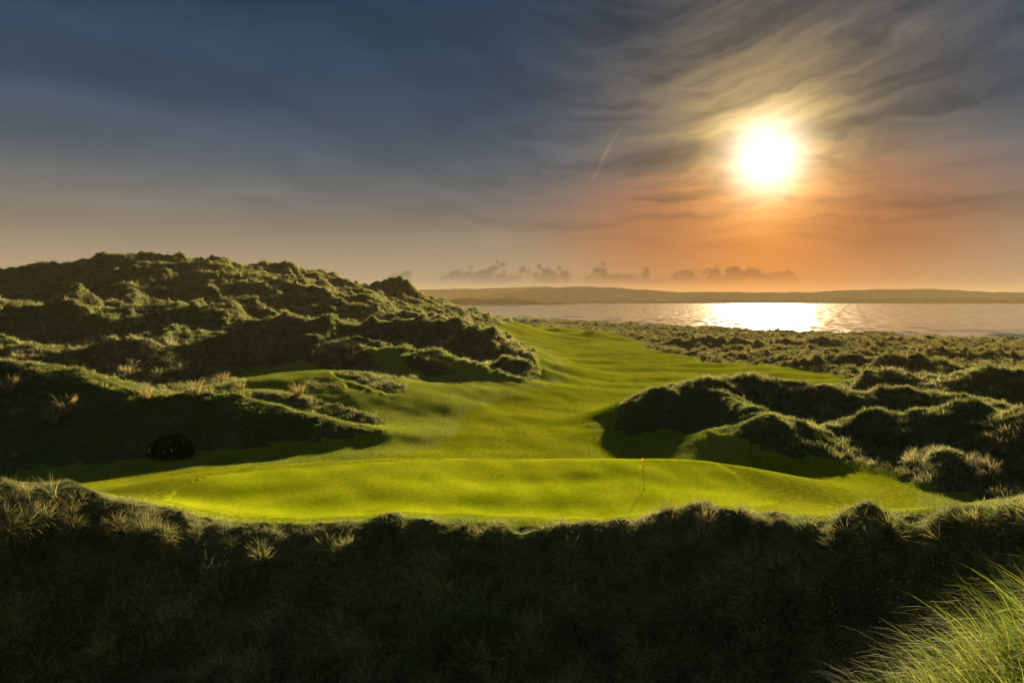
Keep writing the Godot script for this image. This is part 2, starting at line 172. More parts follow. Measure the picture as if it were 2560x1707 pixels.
# low cumulus on the horizon: azimuth, half width, top elevation (degrees); each becomes a heap of puffs
var banks := [[-9.5, 0.7, 2.2], [-4.0, 1.9, 2.5], [-2.2, 1.0, 3.6], [1.3, 1.6, 3.1], [3.4, 0.8, 2.7], [6.6, 0.7, 3.0], [8.6, 1.2, 2.0], [10.2, 0.6, 2.5], [13.4, 1.2, 2.3], [15.2, 0.9, 3.3], [16.8, 0.9, 2.9], [18.8, 1.0, 2.4], [21.0, 1.2, 2.1],
	[-47.0, 3.0, 3.0], [-62.0, 2.0, 2.6], [54.0, 2.5, 2.8], [72.0, 3.5, 3.2], [110.0, 3.0, 3.0], [-120.0, 3.5, 3.2], [160.0, 3.0, 2.8]]
var heaps := []

func heap_clouds() -> void:
	var g := RandomNumberGenerator.new()
	g.seed = 4
	for b in banks:
		b[2] += 0.45
		for k in int(12 + b[1] * 14.0):
			var o := g.randf_range(-1.0, 1.0)
			var top: float = 1.55 + (b[2] - 1.55) * (1.0 - o * o)
			var r := g.randf_range(0.13, 0.36)
			heaps.append(Vector3(b[0] + o * b[1] * 1.25 + 0.5 * (top - 1.5), 1.5 + maxf(0.1, top - r * 0.5 - 1.5) * g.randf() * g.randf_range(0.5, 1.0), r * 1.15))

func sky_at(az: float, el: float) -> Vector3:
	# display-referred linear colour of air and clouds in that direction
	var k := 0
	while k < sky_el.size() - 2 and el > sky_el[k + 1]:
		k += 1
	var t := clampf((el - sky_el[k]) / (sky_el[k + 1] - sky_el[k]), 0.0, 1.0)
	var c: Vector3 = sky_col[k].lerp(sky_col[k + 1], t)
	var dx := wrapf(az - SUN_AZ, -180.0, 180.0) * cos(deg_to_rad(el))
	var dy := el - SUN_EL
	var r := sqrt(dx * dx + dy * dy)
	# thin high cloud in drawn-out strands that fan up either side of a point left of the sun
	var wx := cir.get_noise_2d(az * 0.035 + 31.0, el * 0.08)
	var wz := cir.get_noise_2d(az * 0.035, el * 0.08 + 57.0)
	var fan := sqrt(pow(az - 11.0, 2.0) + 60.0) - 7.7
	var q1 := el - 6.5 * (1.0 - exp(-fan / 13.0)) * smoothstep(4.0, 26.0, el) * 1.7 + wx * 1.8
	var n1 := cir.get_noise_2d(az * 0.034 + wz * 0.4, q1 * 0.30)
	var n2 := cir.get_noise_2d(az * 0.10 + 90.0 + wz * 0.8, q1 * 1.35)
	var n3 := cir.get_noise_2d(az * 0.022 + wx * 0.3, el * 0.20 + 7.0 + wz * 0.3)
	var band := smoothstep(1.5, 8.0, el) * smoothstep(75.0, 30.0, el)
	var high := 0.28 + 0.72 * exp(-pow(r / 17.0, 2.0))
	var cloud := (n1 * 0.95 + n2 * 0.42 - 0.10) * high * band
	var veil := n3 * 0.9 * band
	# glow of the low sun in the haze
	var rg := sqrt(dx * dx * 0.80 + dy * dy * (1.0 if dy > 0.0 else 0.22))
	var g := exp(-pow(rg / 8.6, 1.55)) * (1.0 + 0.55 * cloud + 0.25 * veil)
	var low := smoothstep(3.0, -5.5, dy + 0.05 * absf(dx))
	var tan_c := s2l(172, 144, 94)
	var org_c := s2l(238, 132, 0)
	c = c.lerp(tan_c.lerp(org_c, low), clampf(g, 0.0, 1.0) * 0.96)
	# rosy belt either side of the sun, low down
	var rose := exp(-pow((absf(dx) - 9.0) / 7.0, 2.0)) * exp(-pow((el - 4.5) / 4.0, 2.0))
	c = c.lerp(s2l(176, 108, 58), 0.5 * rose)
	# strands: lit tan near the sun, pale blue grey away from it
	var lit := exp(-pow(r / 12.0, 2.0))
	if cloud > 0.0:
		c = c.lerp(s2l(78, 94, 114).lerp(s2l(204, 174, 126), lit), clampf(cloud * (0.40 + 0.30 * lit), 0.0, 0.6))
	else:
		c *= maxf(0.45, 1.0 + 0.7 * cloud)
	c *= maxf(0.4, 1.0 + 0.30 * veil * (1.0 - 0.6 * lit))
	# inner aureole and the blown-out core
	c += Vector3(0.80, 0.55, 0.19) * exp(-pow(r / 4.6, 2.0)) * (1.0 + 0.6 * cloud)
	c += Vector3(1.25, 1.20, 1.15) * exp(-pow(r / 2.5, 2.4)) * (1.0 + 0.25 * cloud)
	# small cumulus: heaps of round puffs on a level base
	if el < 6.0:
		var f := cum.get_noise_2d(az * 1.1, el * 1.4)
		var f2 := cum.get_noise_2d(az * 3.0 + 40.0, el * 3.6)
		var den := 0.0
		for p in heaps:
			var qx: float = (az - p.x + 0.22 * f) / p.z
			if absf(qx) < 2.5:
				var qy: float = (el - p.y + 0.16 * f + 0.08 * f2) / (p.z * 0.72)
				den += exp(-(qx * qx + qy * qy) * 1.3) * (1.0 - 0.75 * smoothstep(0.0, 0.5, 1.35 - el))
		den = smoothstep(0.25, 0.75, den + 0.30 * f2)
		c *= 1.0 - 0.10 * exp(-pow((el - 1.7) / 0.5, 2.0)) * smoothstep(16.0, 12.0, absf(az - 7.0) + 3.0 * f)
		c = c.lerp(c * (0.40 + 0.16 * f2) + s2l(96, 86, 86) * 0.10, den * 0.85 * smoothstep(0.9, 2.5, el))
	# short broken vapour trail left of the sun
	if az > 4.0 and az < 10.5 and el > 8.0 and el < 15.0:
		var tt := (el - 9.4) / 4.4
		var line_az := 6.35 + 2.6 * tt + 0.10 * sin(tt * 7.0)
		var wgt := exp(-pow((az - line_az) / (0.10 + 0.06 * sin(tt * 14.0)), 2.0)) * smoothstep(-0.1, 0.35, tt) * smoothstep(1.05, 0.8, tt)
		c = c.lerp(s2l(208, 160, 112), wgt * 0.32)
	return c

func sky_texture() -> ImageTexture:
	for s in [[158, 142, 115], [152, 139, 117], [130, 124, 112], [106, 109, 110], [82, 96, 108], [54, 75, 96], [38, 64, 86], [28, 54, 76], [84, 102, 120], [104, 120, 136]]:  # topmost colours, out of view, are brightened to fill the shaded ground
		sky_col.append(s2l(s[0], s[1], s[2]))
	cir.seed = 5
	cir.noise_type = FastNoiseLite.TYPE_SIMPLEX_SMOOTH
	cir.frequency = 1.0
	cir.fractal_type = FastNoiseLite.FRACTAL_FBM
	cir.fractal_octaves = 6
	cir.fractal_gain = 0.56
	cum.seed = 21
	cum.noise_type = FastNoiseLite.TYPE_SIMPLEX_SMOOTH
	cum.frequency = 1.0
	cum.fractal_type = FastNoiseLite.FRACTAL_FBM
	cum.fractal_octaves = 4
	heap_clouds()
	var w := 4096
	var h := 2048
	# coarse all round, then fine where it is seen large
	var small := Image.create(512, 256, false, Image.FORMAT_RGBF)
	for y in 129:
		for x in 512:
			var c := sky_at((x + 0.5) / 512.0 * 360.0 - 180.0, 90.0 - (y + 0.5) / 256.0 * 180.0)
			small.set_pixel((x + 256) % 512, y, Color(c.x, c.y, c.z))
	for y in range(129, 256):
		for x in 512:
			small.set_pixel(x, y, Color(0.10, 0.10, 0.08))
	small.resize(w, h, Image.INTERPOLATE_CUBIC)
	var xa := int(w * (180.0 - 50.0) / 360.0)
	var xb := int(w * (180.0 + 50.0) / 360.0)
	var ya := int(h * (90.0 - 34.0) / 180.0)
	for y in range(ya, h / 2 + 4):
		for x in range(xa, xb):
			var c := sky_at((x + 0.5) / w * 360.0 - 180.0, 90.0 - (y + 0.5) / h * 180.0)
			small.set_pixel((x + w / 2) % w, y, Color(c.x, c.y, c.z))
	return ImageTexture.create_from_image(small)

# ------------------------------------------------------------------ helpers
func tag(o: Node, label: String, category := "", group := "", kind := "") -> void:
	o.set_meta("label", label)
	if category != "":
		o.set_meta("category", category)
	if group != "":
		o.set_meta("group", group)
	if kind != "":
		o.set_meta("kind", kind)

func put(called: String, mesh: Mesh, mat: Material, parent: Node = self) -> MeshInstance3D:
	var o := MeshInstance3D.new()
	o.name = called
	o.mesh = mesh
	o.material_override = mat
	parent.add_child(o, true)
	return o

func lin(r: float, g: float, b: float) -> Color:
	return Color(r, g, b).linear_to_srgb()

func noise_tex(size: int, freq: float, octaves: int, seed_: int, lo: Color, hi: Color, contrast := 0.25, typ := FastNoiseLite.TYPE_SIMPLEX_SMOOTH) -> NoiseTexture2D:
	var n := FastNoiseLite.new()
	n.seed = seed_
	n.noise_type = typ
	n.frequency = freq
	n.fractal_octaves = octaves
	var t := NoiseTexture2D.new()
	t.width = size
	t.height = size
	t.seamless = true
	t.noise = n
	var g := Gradient.new()
	g.set_color(0, lo)
	g.set_color(1, hi)
	g.set_offset(0, 0.5 - contrast)
	g.set_offset(1, 0.5 + contrast)
	t.color_ramp = g
	return t

func turf(color_lo: Color, color_hi: Color, tile: float, relief: float, seed_: int, freq := 0.02) -> StandardMaterial3D:
	var m := StandardMaterial3D.new()
	m.albedo_texture = noise_tex(1024, freq, 6, seed_, color_lo, color_hi, 0.32)
	m.heightmap_enabled = true
	m.heightmap_texture = noise_tex(1024, 0.10, 3, seed_ + 3, Color.BLACK, Color.WHITE, 0.45)
	m.heightmap_scale = relief
	m.uv1_triplanar = true
	m.uv1_world_triplanar = true
	m.uv1_scale = Vector3.ONE / tile
	m.vertex_color_use_as_albedo = true
	m.roughness = 1.0
	m.specular_mode = BaseMaterial3D.SPECULAR_DISABLED
	return m

# ------------------------------------------------------------------ terrain
func prepare_ridges() -> void:
	for r in RIDGES:
		var lo := Vector2(1e9, 1e9)
		var hi := Vector2(-1e9, -1e9)
		var top := -1e9
		for p in r.p:
			lo = lo.min(Vector2(p.x, p.z))
			hi = hi.max(Vector2(p.x, p.z))
			top = maxf(top, p.y)
		var floor_y := 8.0
		var reach: float = (top - floor_y) / minf(r.near, r.far) + r.round + 4.0
		ridge_box.append([lo.x - reach, lo.y - reach, hi.x + reach, hi.y + reach])

func smax(a: float, b: float, k: float) -> float:
	var h := maxf(k - absf(a - b), 0.0) / k
	return maxf(a, b) + h * h * k * 0.25

func ridge_y(x: float, d: float, r: Dictionary) -> float:
	var best := 1e18
	var cy := 0.0
	var ss := 0.0
	var ww := 0.0
	var pts: Array = r.p
	var near: float = r.near
	var diff: float = r.far - near
	var w: float = r.round
	var soft := 0.3 * w * w + 0.02
	for k in pts.size() - 1:
		var a: Vector3 = pts[k]
		var b: Vector3 = pts[k + 1]
		var ex := b.x - a.x
		var ed := b.z - a.z
		var ll := ex * ex + ed * ed
		var t := clampf(((x - a.x) * ex + (d - a.z) * ed) / ll, 0.0, 1.0)
		var qx := x - a.x - ex * t
		var qd := d - a.z - ed * t
		var q := qx * qx + qd * qd
		if q < best:
			best = q
		var sl := sqrt(ll)
		var g := sl / ((q + soft) * (q + soft))
		ww += g
		cy += g * (a.y + (b.y - a.y) * t)
		ss += g * (near + diff * clampf((ex * qd - ed * qx) / sl / w * 0.5 + 0.5, 0.0, 1.0))
	return cy / ww - ss / ww * (sqrt(best + w * w) - w)

func bump2(x: float, d: float, cx: float, cd: float, sx: float, sd: float, a: float) -> float:
	return a * exp(-pow((x - cx) / sx, 2.0) - pow((d - cd) / sd, 2.0))

func base_y(d: float) -> float:
	var k := 0
	while k < BASE_D.size() - 2 and d > BASE_D[k + 1]:
		k += 1
	return lerpf(BASE_Y[k], BASE_Y[k + 1], clampf((d - BASE_D[k]) / (BASE_D[k + 1] - BASE_D[k]), 0.0, 1.0))

func shore_dist(x: float, d: float) -> float:
	var best := 1e18
	var side := 0.0
	for k in SHORE.size() - 1:
		var a: Vector2 = SHORE[k]
		var b: Vector2 = SHORE[k + 1]
		var e := b - a
		var t := clampf((Vector2(x, d) - a).dot(e) / e.length_squared(), 0.0, 1.0)
		var q := Vector2(x, d) - a - e * t
		if q.length_squared() < best:
			best = q.length_squared()
			side = e.x * q.y - e.y * q.x
	return sqrt(best) * (-1.0 if side > 0.0 else 1.0)

func smooth_height(x: float, d: float) -> float:
	var h := base_y(d)
	if d < 14.0:
		h += bump2(x, d, 4.4, 4.6, 2.0, 2.4, 1.75)
	if d > 30.0 and d < 62.0 and absf(x) < 36.0:
		var e := pow(pow(absf((x + 2.0) / 24.5), 2.4) + pow(absf((d - 45.0) / 9.6), 2.4), 1.0 / 2.4)
		var t := clampf((1.0 - e) / 0.32 + 0.5, 0.0, 1.0)
		t = t * t * (3.0 - 2.0 * t)
		if t > 0.0:
			var gy := 12.62 - 0.018 * (d - 45.0)
			gy += bump2(x, d, 14, 52.5, 6, 2.5, 0.38) + bump2(x, d, -14, 50, 6, 3, 0.12) + bump2(x, d, -4, 40.5, 9, 2, -0.18)
			gy += bump2(x, d, 4, 46.5, 7, 2.0, -0.12) + bump2(x, d, -17, 45, 5, 2.5, 0.1) + bump2(x, d, 19, 43, 4, 4, -0.35)
			h = lerpf(h, gy, t)
	for i in RIDGES.size():
		var bx: Array = ridge_box[i]
		if x > bx[0] and d > bx[1] and x < bx[2] and d < bx[3]:
			h = smax(h, ridge_y(x, d, RIDGES[i]), RIDGES[i].k)
	if d > 120.0 or absf(x) > 250.0:
		var s := shore_dist(x, d)
		var cut := s * 0.06 + s * s * 0.0022 if s > 0.0 else s * 0.05
		h = -smax(-h, -cut, 2.0)
	return h

enum { DUNE, SEMI, FAIRWAY, GREEN, SAND }

func build_polys() -> Array:
	var out := []
	for n in ["mown", "mown_a", "fairway", "green", "rough_a", "rough_b", "rough_c", "rough_d"]:
		var p := PackedVector2Array(POLYS[n])
		var lo := Vector2(1e9, 1e9)
		var hi := -lo
		for v in p:
			lo = lo.min(v)
			hi = hi.max(v)
		out.append([p, lo, hi, {"mown": SEMI, "mown_a": SEMI, "fairway": FAIRWAY, "green": GREEN}.get(n, DUNE)])
	return out

var polys := []

func class_at(x: float, d: float) -> int:
	var c := DUNE
	var v := Vector2(x, d)
	for p in polys:
		if x > p[1].x and x < p[2].x and d > p[1].y and d < p[2].y and Geometry2D.is_point_in_polygon(v, p[0]):
			c = p[3]
	return c

func build_terrain() -> void:
	prepare_ridges()
	polys = build_polys()
	var r := 1.0
	ring.append(0.2)
	while r < 1700.0:
		ring.append(r)
		r *= 1.03 if r < 20.0 else (1.0105 if r < 140.0 else 1.014)
	NR = ring.size()
	var a := -180.0
	while a < 180.01:
		var fine := a > -46.5 and a < 45.9
		if fine and j0 == 0:
			j0 = azi.size()
		if fine:
			j1 = azi.size()
		azi.append(deg_to_rad(a))
		a += 0.165 if fine or (a >= -46.6 and a < 45.9) else 4.0
	NA = azi.size()
	HG.resize(NR * NA)
	ROUGH.resize(NR * NA)
	CLS.resize(NR * NA)
	var xs := PackedFloat32Array()
	var ds := PackedFloat32Array()
	xs.resize(NR * NA)
	ds.resize(NR * NA)
	for i in NR:
		for j in NA:
			var n := i * NA + j
			xs[n] = ring[i] * sin(azi[j])
			ds[n] = ring[i] * cos(azi[j])
			var c := class_at(xs[n], ds[n])
			CLS[n] = c
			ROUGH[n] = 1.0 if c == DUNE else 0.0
	# soften the edge between mown and rough ground, over about two metres
	for pass_ in 3:
		var src := ROUGH.duplicate()
		for i in range(1, NR - 1):
			for j in range(j0 + 1, j1 - 1):
				var n := i * NA + j
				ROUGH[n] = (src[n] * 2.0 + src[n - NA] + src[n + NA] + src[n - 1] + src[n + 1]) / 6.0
	for i in NR:
		for j in NA:
			var n := i * NA + j
			var x := xs[n]
			var d := ds[n]
			var h := smooth_height(x, d)
			var rough := ROUGH[n]
			if rough > 0.01 and d > 14.0:
				# wind-blown hummocks, broken by tussocky lumps
				var amp := rough * (1.0 - 0.55 * cropped(x, d)) * clampf((d - 14.0) / 14.0, 0.0, 1.0) * clampf(h * 0.25, 0.0, 1.0)
				var big := noise.get_noise_2d(x * 0.075, d * 0.075)
				var rid := 1.0 - absf(noise.get_noise_2d(x * 0.16 + 40.0, d * 0.16)) * 2.0
				var lump := noise.get_noise_2d(x * 0.55, d * 0.55 + 70.0)
				var k := 0.55 if d < 45.0 else clampf(d / 110.0, 0.75, 1.5) * (1.0 + 0.5 * smoothstep(20.0, 70.0, x) * smoothstep(110.0, 150.0, d))
				if d > 100.0 and x < 20.0:
					# sharp-crested spurs and hollows on the high dunes
					var spur := 1.0 - absf(noise.get_noise_2d(x * 0.045 + d * 0.012 + 800.0, d * 0.038 - x * 0.012)) * 2.2
					h += amp * smoothstep(100.0, 140.0, d) * (1.9 * spur * absf(spur) - 0.5)
				var bil := 0.45 - absf(noise.get_noise_2d(x * 0.34 + 15.0, d * 0.34)) * 1.5
				h += amp * k * (0.55 * big + 0.48 * rid - 0.2 + (0.55 if d < 45.0 else 0.36) * bil + (0.34 if d < 45.0 else 0.16) * lump)
			else:
				h += (1.0 - rough) * (0.22 * noise.get_noise_2d(x * 0.05 + 9.0, d * 0.085) + 0.05 * noise.get_noise_2d(x * 0.3, d * 0.22 + 3.0)) * (1.15 if CLS[n] == GREEN else clampf(d / 70.0, 0.6, 2.2))
			HG[n] = h
			if CLS[n] == DUNE and h < 3.2 and d > 100.0:
				CLS[n] = SAND
	var verts := PackedVector3Array()
	verts.resize(NR * NA)
	for n in NR * NA:
		verts[n] = Vector3(xs[n], HG[n], -ds[n])
	var norms := PackedVector3Array()
	norms.resize(NR * NA)
	for i in NR:
		for j in NA:
			var n := i * NA + j
			var up := verts[mini(i + 1, NR - 1) * NA + j] - verts[maxi(i - 1, 0) * NA + j]
			var si := verts[i * NA + mini(j + 1, NA - 1)] - verts[i * NA + maxi(j - 1, 0)]
			norms[n] = si.cross(up).normalized()
	var mats := {
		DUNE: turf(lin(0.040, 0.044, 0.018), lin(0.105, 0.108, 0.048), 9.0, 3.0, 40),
		SEMI: turf(lin(0.088, 0.110, 0.012), lin(0.205, 0.215, 0.032), 7.0, 4.0, 50),
		FAIRWAY: turf(lin(0.092, 0.112, 0.004), lin(0.178, 0.188, 0.010), 11.0, 2.4, 60),
		GREEN: turf(lin(0.150, 0.184, 0.004), lin(0.218, 0.240, 0.009), 9.0, 1.3, 70),
		SAND: turf(lin(0.26, 0.20, 0.13), lin(0.36, 0.29, 0.20), 12.0, 1.0, 80),
	}
	var names := {DUNE: "dune_ground", SEMI: "semi_rough_ground", FAIRWAY: "fairway_ground", GREEN: "putting_green", SAND: "beach_ground"}
	var labels := {
		DUNE: "grassy sand dune ground under the marram grass", SEMI: "mown semi-rough turf on the slopes beside the fairway",
		FAIRWAY: "bright mown fairway turf running down the valley to the sea", GREEN: "smooth bright yellow-green putting green with the flagstick",
		SAND: "strip of beach sand along the bay behind the coast dunes"}
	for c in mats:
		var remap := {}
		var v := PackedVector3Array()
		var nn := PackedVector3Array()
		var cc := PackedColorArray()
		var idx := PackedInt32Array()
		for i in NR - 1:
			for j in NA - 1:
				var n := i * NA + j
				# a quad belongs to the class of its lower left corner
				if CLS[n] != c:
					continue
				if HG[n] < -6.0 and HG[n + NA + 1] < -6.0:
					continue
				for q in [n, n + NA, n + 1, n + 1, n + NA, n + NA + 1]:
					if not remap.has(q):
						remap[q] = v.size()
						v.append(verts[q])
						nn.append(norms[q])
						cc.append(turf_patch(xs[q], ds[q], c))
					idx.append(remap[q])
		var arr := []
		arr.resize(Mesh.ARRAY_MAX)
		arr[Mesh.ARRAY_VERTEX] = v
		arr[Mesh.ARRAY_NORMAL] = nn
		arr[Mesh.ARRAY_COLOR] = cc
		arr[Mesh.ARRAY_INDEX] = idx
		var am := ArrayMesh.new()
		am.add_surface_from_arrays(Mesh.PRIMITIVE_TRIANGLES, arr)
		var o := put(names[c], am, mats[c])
		tag(o, labels[c], "ground", "", "structure")

func turf_patch(x: float, d: float, c: int) -> Color:
	# lusher, drier and more worn patches of turf, and the lanes that the mowers leave
	if c == SAND:
		return Color.WHITE
	var a := noise.get_noise_2d(x * 0.055 + 400.0, d * 0.04)
	var b := noise.get_noise_2d(x * 0.22, d * 0.15 + 410.0)
	var e := noise.get_noise_2d(x * 0.9 + 420.0, d * 0.6)
	var v := 1.0 + 0.10 * a + 0.09 * b + 0.07 * e
	var dry := clampf(0.5 * a + 0.45 * b + 0.25 * e, -0.4, 0.6)
	if c == FAIRWAY:
		v += 0.035 * signf(sin((x - 0.04 * d) * 0.9))
	return Color(v * (1.0 + 0.16 * dry), v * (1.0 - 0.02 * dry), v * (1.0 + 0.9 * dry))

func grid_pos(x: float, d: float) -> Vector2:
	var r := sqrt(x * x + d * d)
	var i := clampi(ring.bsearch(r) - 1, 0, NR - 2)
	var fi := i + clampf((r - ring[i]) / (ring[i + 1] - ring[i]), 0.0, 1.0)
	var az := atan2(x, d)
	var j := clampi(azi.bsearch(az) - 1, 0, NA - 2)
	return Vector2(fi, j + clampf((az - azi[j]) / (azi[j + 1] - azi[j]), 0.0, 1.0))

func ground(x: float, d: float) -> float:
	var g := grid_pos(x, d)
	var n := int(g.x) * NA + int(g.y)
	var fx := g.x - int(g.x)
	var fy := g.y - int(g.y)
	return lerpf(lerpf(HG[n], HG[n + NA], fx), lerpf(HG[n + 1], HG[n + NA + 1], fx), fy)

func ground_normal(x: float, d: float, e := 0.5) -> Vector3:
	return Vector3(ground(x - e, d) - ground(x + e, d), 2.0 * e, ground(x, d + e) - ground(x, d - e)).normalized()

# ------------------------------------------------------------------ sea and far shore
func build_sea() -> void:
	var verts := PackedVector3Array()
	var idx := PackedInt32Array()
	var rows := []
	var r := 140.0
	while r < 5600.0:
		rows.append(r)
		r *= 1.006 if r < 1200.0 else 1.012
	var cols := 360
	var sw := FastNoiseLite.new()
	sw.seed = 3
	sw.frequency = 1.0
	for rr in rows:
		for j in cols + 1:
			var az := deg_to_rad(-42.0 + 96.0 * j / cols)
			var x: float = rr * sin(az)
			var d: float = rr * cos(az)
			var y := 0.0
			if rr < 1500.0:
				var s := -shore_dist(x, d)
				if s > 0.0:
					# swell that steepens where it runs up the shelving beach
					var ph := s / 17.0 + 1.6 * sw.get_noise_2d(x * 0.006, d * 0.006)
					var crest := pow(0.5 + 0.5 * sin(ph * TAU * 0.5), 5.0)
					var patch := smoothstep(-0.1, 0.45, sw.get_noise_2d(x * 0.016 + 20.0, d * 0.016))
					y = crest * patch * 1.9 * smoothstep(380.0, 60.0, s) + 0.10 * sin(s / 9.0 + 3.0 * sw.get_noise_2d(x * 0.02, d * 0.02))
			verts.append(Vector3(x, y, -d))
	for i in rows.size() - 1:
		for j in cols:
			var n := i * (cols + 1) + j
			idx.append_array([n, n + cols + 1, n + 1, n + 1, n + cols + 1, n + cols + 2])
	var arr := []
	arr.resize(Mesh.ARRAY_MAX)
	arr[Mesh.ARRAY_VERTEX] = verts
	arr[Mesh.ARRAY_INDEX] = idx
	var st := SurfaceTool.new()
	st.create_from_arrays(arr)
	st.generate_normals()
	var m := StandardMaterial3D.new()
	m.albedo_color = lin(0.07, 0.09, 0.105)
	m.roughness = 0.185
	m.roughness_texture = noise_tex(1024, 0.007, 5, 95, Color(0.12, 0.12, 0.12), Color.WHITE, 0.16)
	m.roughness_texture_channel = BaseMaterial3D.TEXTURE_CHANNEL_RED
	m.metallic_specular = 0.5
	m.heightmap_enabled = true
	m.heightmap_texture = noise_tex(1024, 0.08, 4, 90, Color.BLACK, Color.WHITE, 0.5)
	m.heightmap_scale = 5.0
	m.uv1_triplanar = true
	m.uv1_world_triplanar = true
	m.uv1_scale = Vector3(0.012, 0.012, 0.004)
	var o := put("sea", st.commit(), m)
	tag(o, "calm silver bay with low waves and the sun's glitter path", "water", "", "structure")

func hill_strip(called: String, label: String, line: Array, front: float, front_y: float, back: float, mat: Material, rough: float, seed_: int) -> void:
	# a ridge seen from afar: from its foot up to the crest line and down behind
	var nz := FastNoiseLite.new()
	nz.seed = seed_
	nz.frequency = 1.0
	nz.fractal_octaves = 5
	var st := SurfaceTool.new()
	st.begin(Mesh.PRIMITIVE_TRIANGLES)
	var n := 420
	var m := 14
	for i in n + 1:
		var t := float(i) / n * (line.size() - 1)
		var k := mini(int(t), line.size() - 2)
		var f := t - k
		f = f * f * (3.0 - 2.0 * f)
		var p: Vector3 = line[k].lerp(line[k + 1], f)
		for j in m + 1:
			var q := float(j) / m
			var d := 0.0
			var y := 0.0
			if q < 0.7:
				var w := q / 0.7
				d = lerpf(p.z - front, p.z, w)
				y = lerpf(front_y, p.y, pow(sin(w * PI * 0.5), 1.3))
			else:
				var w := (q - 0.7) / 0.3
				d = lerpf(p.z, p.z + back, w)
				y = lerpf(p.y, front_y, w * w)
			var x := p.x / p.z * d
			y += rough * nz.get_noise_2d(x * 0.004, d * 0.004) * (1.0 if q > 0.05 else 0.2) + rough * 0.25 * nz.get_noise_2d(x * 0.03, d * 0.03) * (1.0 if q > 0.05 else 0.0)
			st.add_vertex(Vector3(x, y, -d))
	for i in n:
		for j in m:
			var v := i * (m + 1) + j
			for q in [v, v + 1, v + m + 1, v + m + 1, v + 1, v + m + 2]:
				st.add_index(q)
	st.generate_normals()
	var o := put(called, st.commit(), mat)
	tag(o, label, "hills", "", "structure")

func build_far_shore() -> void:
	var field := turf(lin(0.05, 0.055, 0.025), lin(0.12, 0.115, 0.05), 900.0, 0.0, 120, 0.012)
	field.heightmap_enabled = false
	var heath := turf(lin(0.05, 0.05, 0.03), lin(0.09, 0.085, 0.05), 1400.0, 0.0, 130, 0.012)
	heath.heightmap_enabled = false
	hill_strip("far_hill_range", "pale hazy hill range on the horizon behind the headland", FAR_LEFT, 420.0, 0.0, 2500.0, heath, 8.0, 1)
	hill_strip("far_hills", "hazy brown hills across the bay below the sun", FAR_MAIN, 420.0, 0.0, 2500.0, heath, 8.0, 2)
	hill_strip("far_shore_land", "low dark wooded shore along the far side of the bay", FAR_SHORE, 60.0, -1.0, 600.0, field, 10.0, 3)
	hill_strip("headland_dunes", "low dune headland with a sandy point across the bay", HEADLAND, 60.0, -1.0, 400.0, field, 7.0, 4)

func build_haze() -> void:
	# sea air lying over the links and the dunes towards the sun
	var v := FogVolume.new()
	v.name = "sea_haze"
	v.shape = RenderingServer.FOG_VOLUME_SHAPE_BOX
	v.size = Vector3(1100.0, 44.0, 820.0)
	v.position = Vector3(60.0, 20.0, -480.0)
	var m := FogMaterial.new()
	m.density = 0.00006
	m.albedo = Color(1.0, 0.90, 0.68)
	v.material = m
	add_child(v)
	tag(v, "thin golden haze hanging over the far fairway and dunes", "haze", "", "stuff")

# ------------------------------------------------------------------ grass
func blade(st: SurfaceTool, root: Vector3, lean: Vector3, length: float, width: float, droop: float, col: Color, segs: int, side_turn: float) -> void:
	# one leaf: a tapering ribbon that starts along "lean" and bends over under its weight
	var dir := lean.normalized()
	var p := root
	var across := Vector3(cos(side_turn), 0.0, sin(side_turn))
	var pl := p - across * width * 0.5
	var pr := p + across * width * 0.5
	for s in segs:
		var t := float(s + 1) / segs
		p += dir * length / segs
		dir = (dir + Vector3(lean.x * 0.5, -droop, lean.z * 0.5) * (1.0 / segs) * (0.5 + t)).normalized()
		st.set_color(col)
		if s == segs - 1:
			st.add_vertex(pl)
			st.add_vertex(p)
			st.add_vertex(pr)
		else:
			var w := width * (1.0 - 0.75 * t * t)
			var nl := p - across * w * 0.5
			var nr := p + across * w * 0.5
			for q in [pl, nl, pr, pr, nl, nr]:
				st.add_vertex(q)
			pl = nl
			pr = nr

func tuft(n: int, spread: float, len_lo: float, len_hi: float, width: float, splay: float, droop: float, straw: float, segs: int, pale := 1.0) -> ArrayMesh:
	var st := SurfaceTool.new()
	st.begin(Mesh.PRIMITIVE_TRIANGLES)
	for k in n:
		var a := rng.randf() * TAU
		var rr := sqrt(rng.randf()) * spread
		var root := Vector3(cos(a) * rr, -0.06, sin(a) * rr)
		var o := rng.randf() * TAU
		var lean := Vector3(cos(a) * splay * (0.35 + rr / spread) + cos(o) * 0.25, 1.0, sin(a) * splay * (0.35 + rr / spread) + sin(o) * 0.25)
		lean.x -= 0.22
		var c: Color
		if rng.randf() < straw:
			c = Color(0.30, 0.25, 0.145) * rng.randf_range(0.5, 1.2)
		else:
			c = Color(0.058, 0.088, 0.026).lerp(Color(0.110, 0.130, 0.066), rng.randf()) * rng.randf_range(0.75, 1.2)
		c *= pale
		c.a = 1.0
		blade(st, root, lean, rng.randf_range(len_lo, len_hi), width * rng.randf_range(0.7, 1.3), droop * rng.randf_range(0.4, 1.6), c, segs, rng.randf() * TAU)
	return st.commit()

func grass_material() -> StandardMaterial3D:
	var m := StandardMaterial3D.new()
	m.vertex_color_use_as_albedo = true
	m.albedo_color = Color.WHITE
	m.roughness = 0.7
	m.metallic_specular = 0.2
	m.backlight_enabled = true
	m.backlight = Color(0.9, 0.9, 0.75)
	m.cull_mode = BaseMaterial3D.CULL_DISABLED
	return m

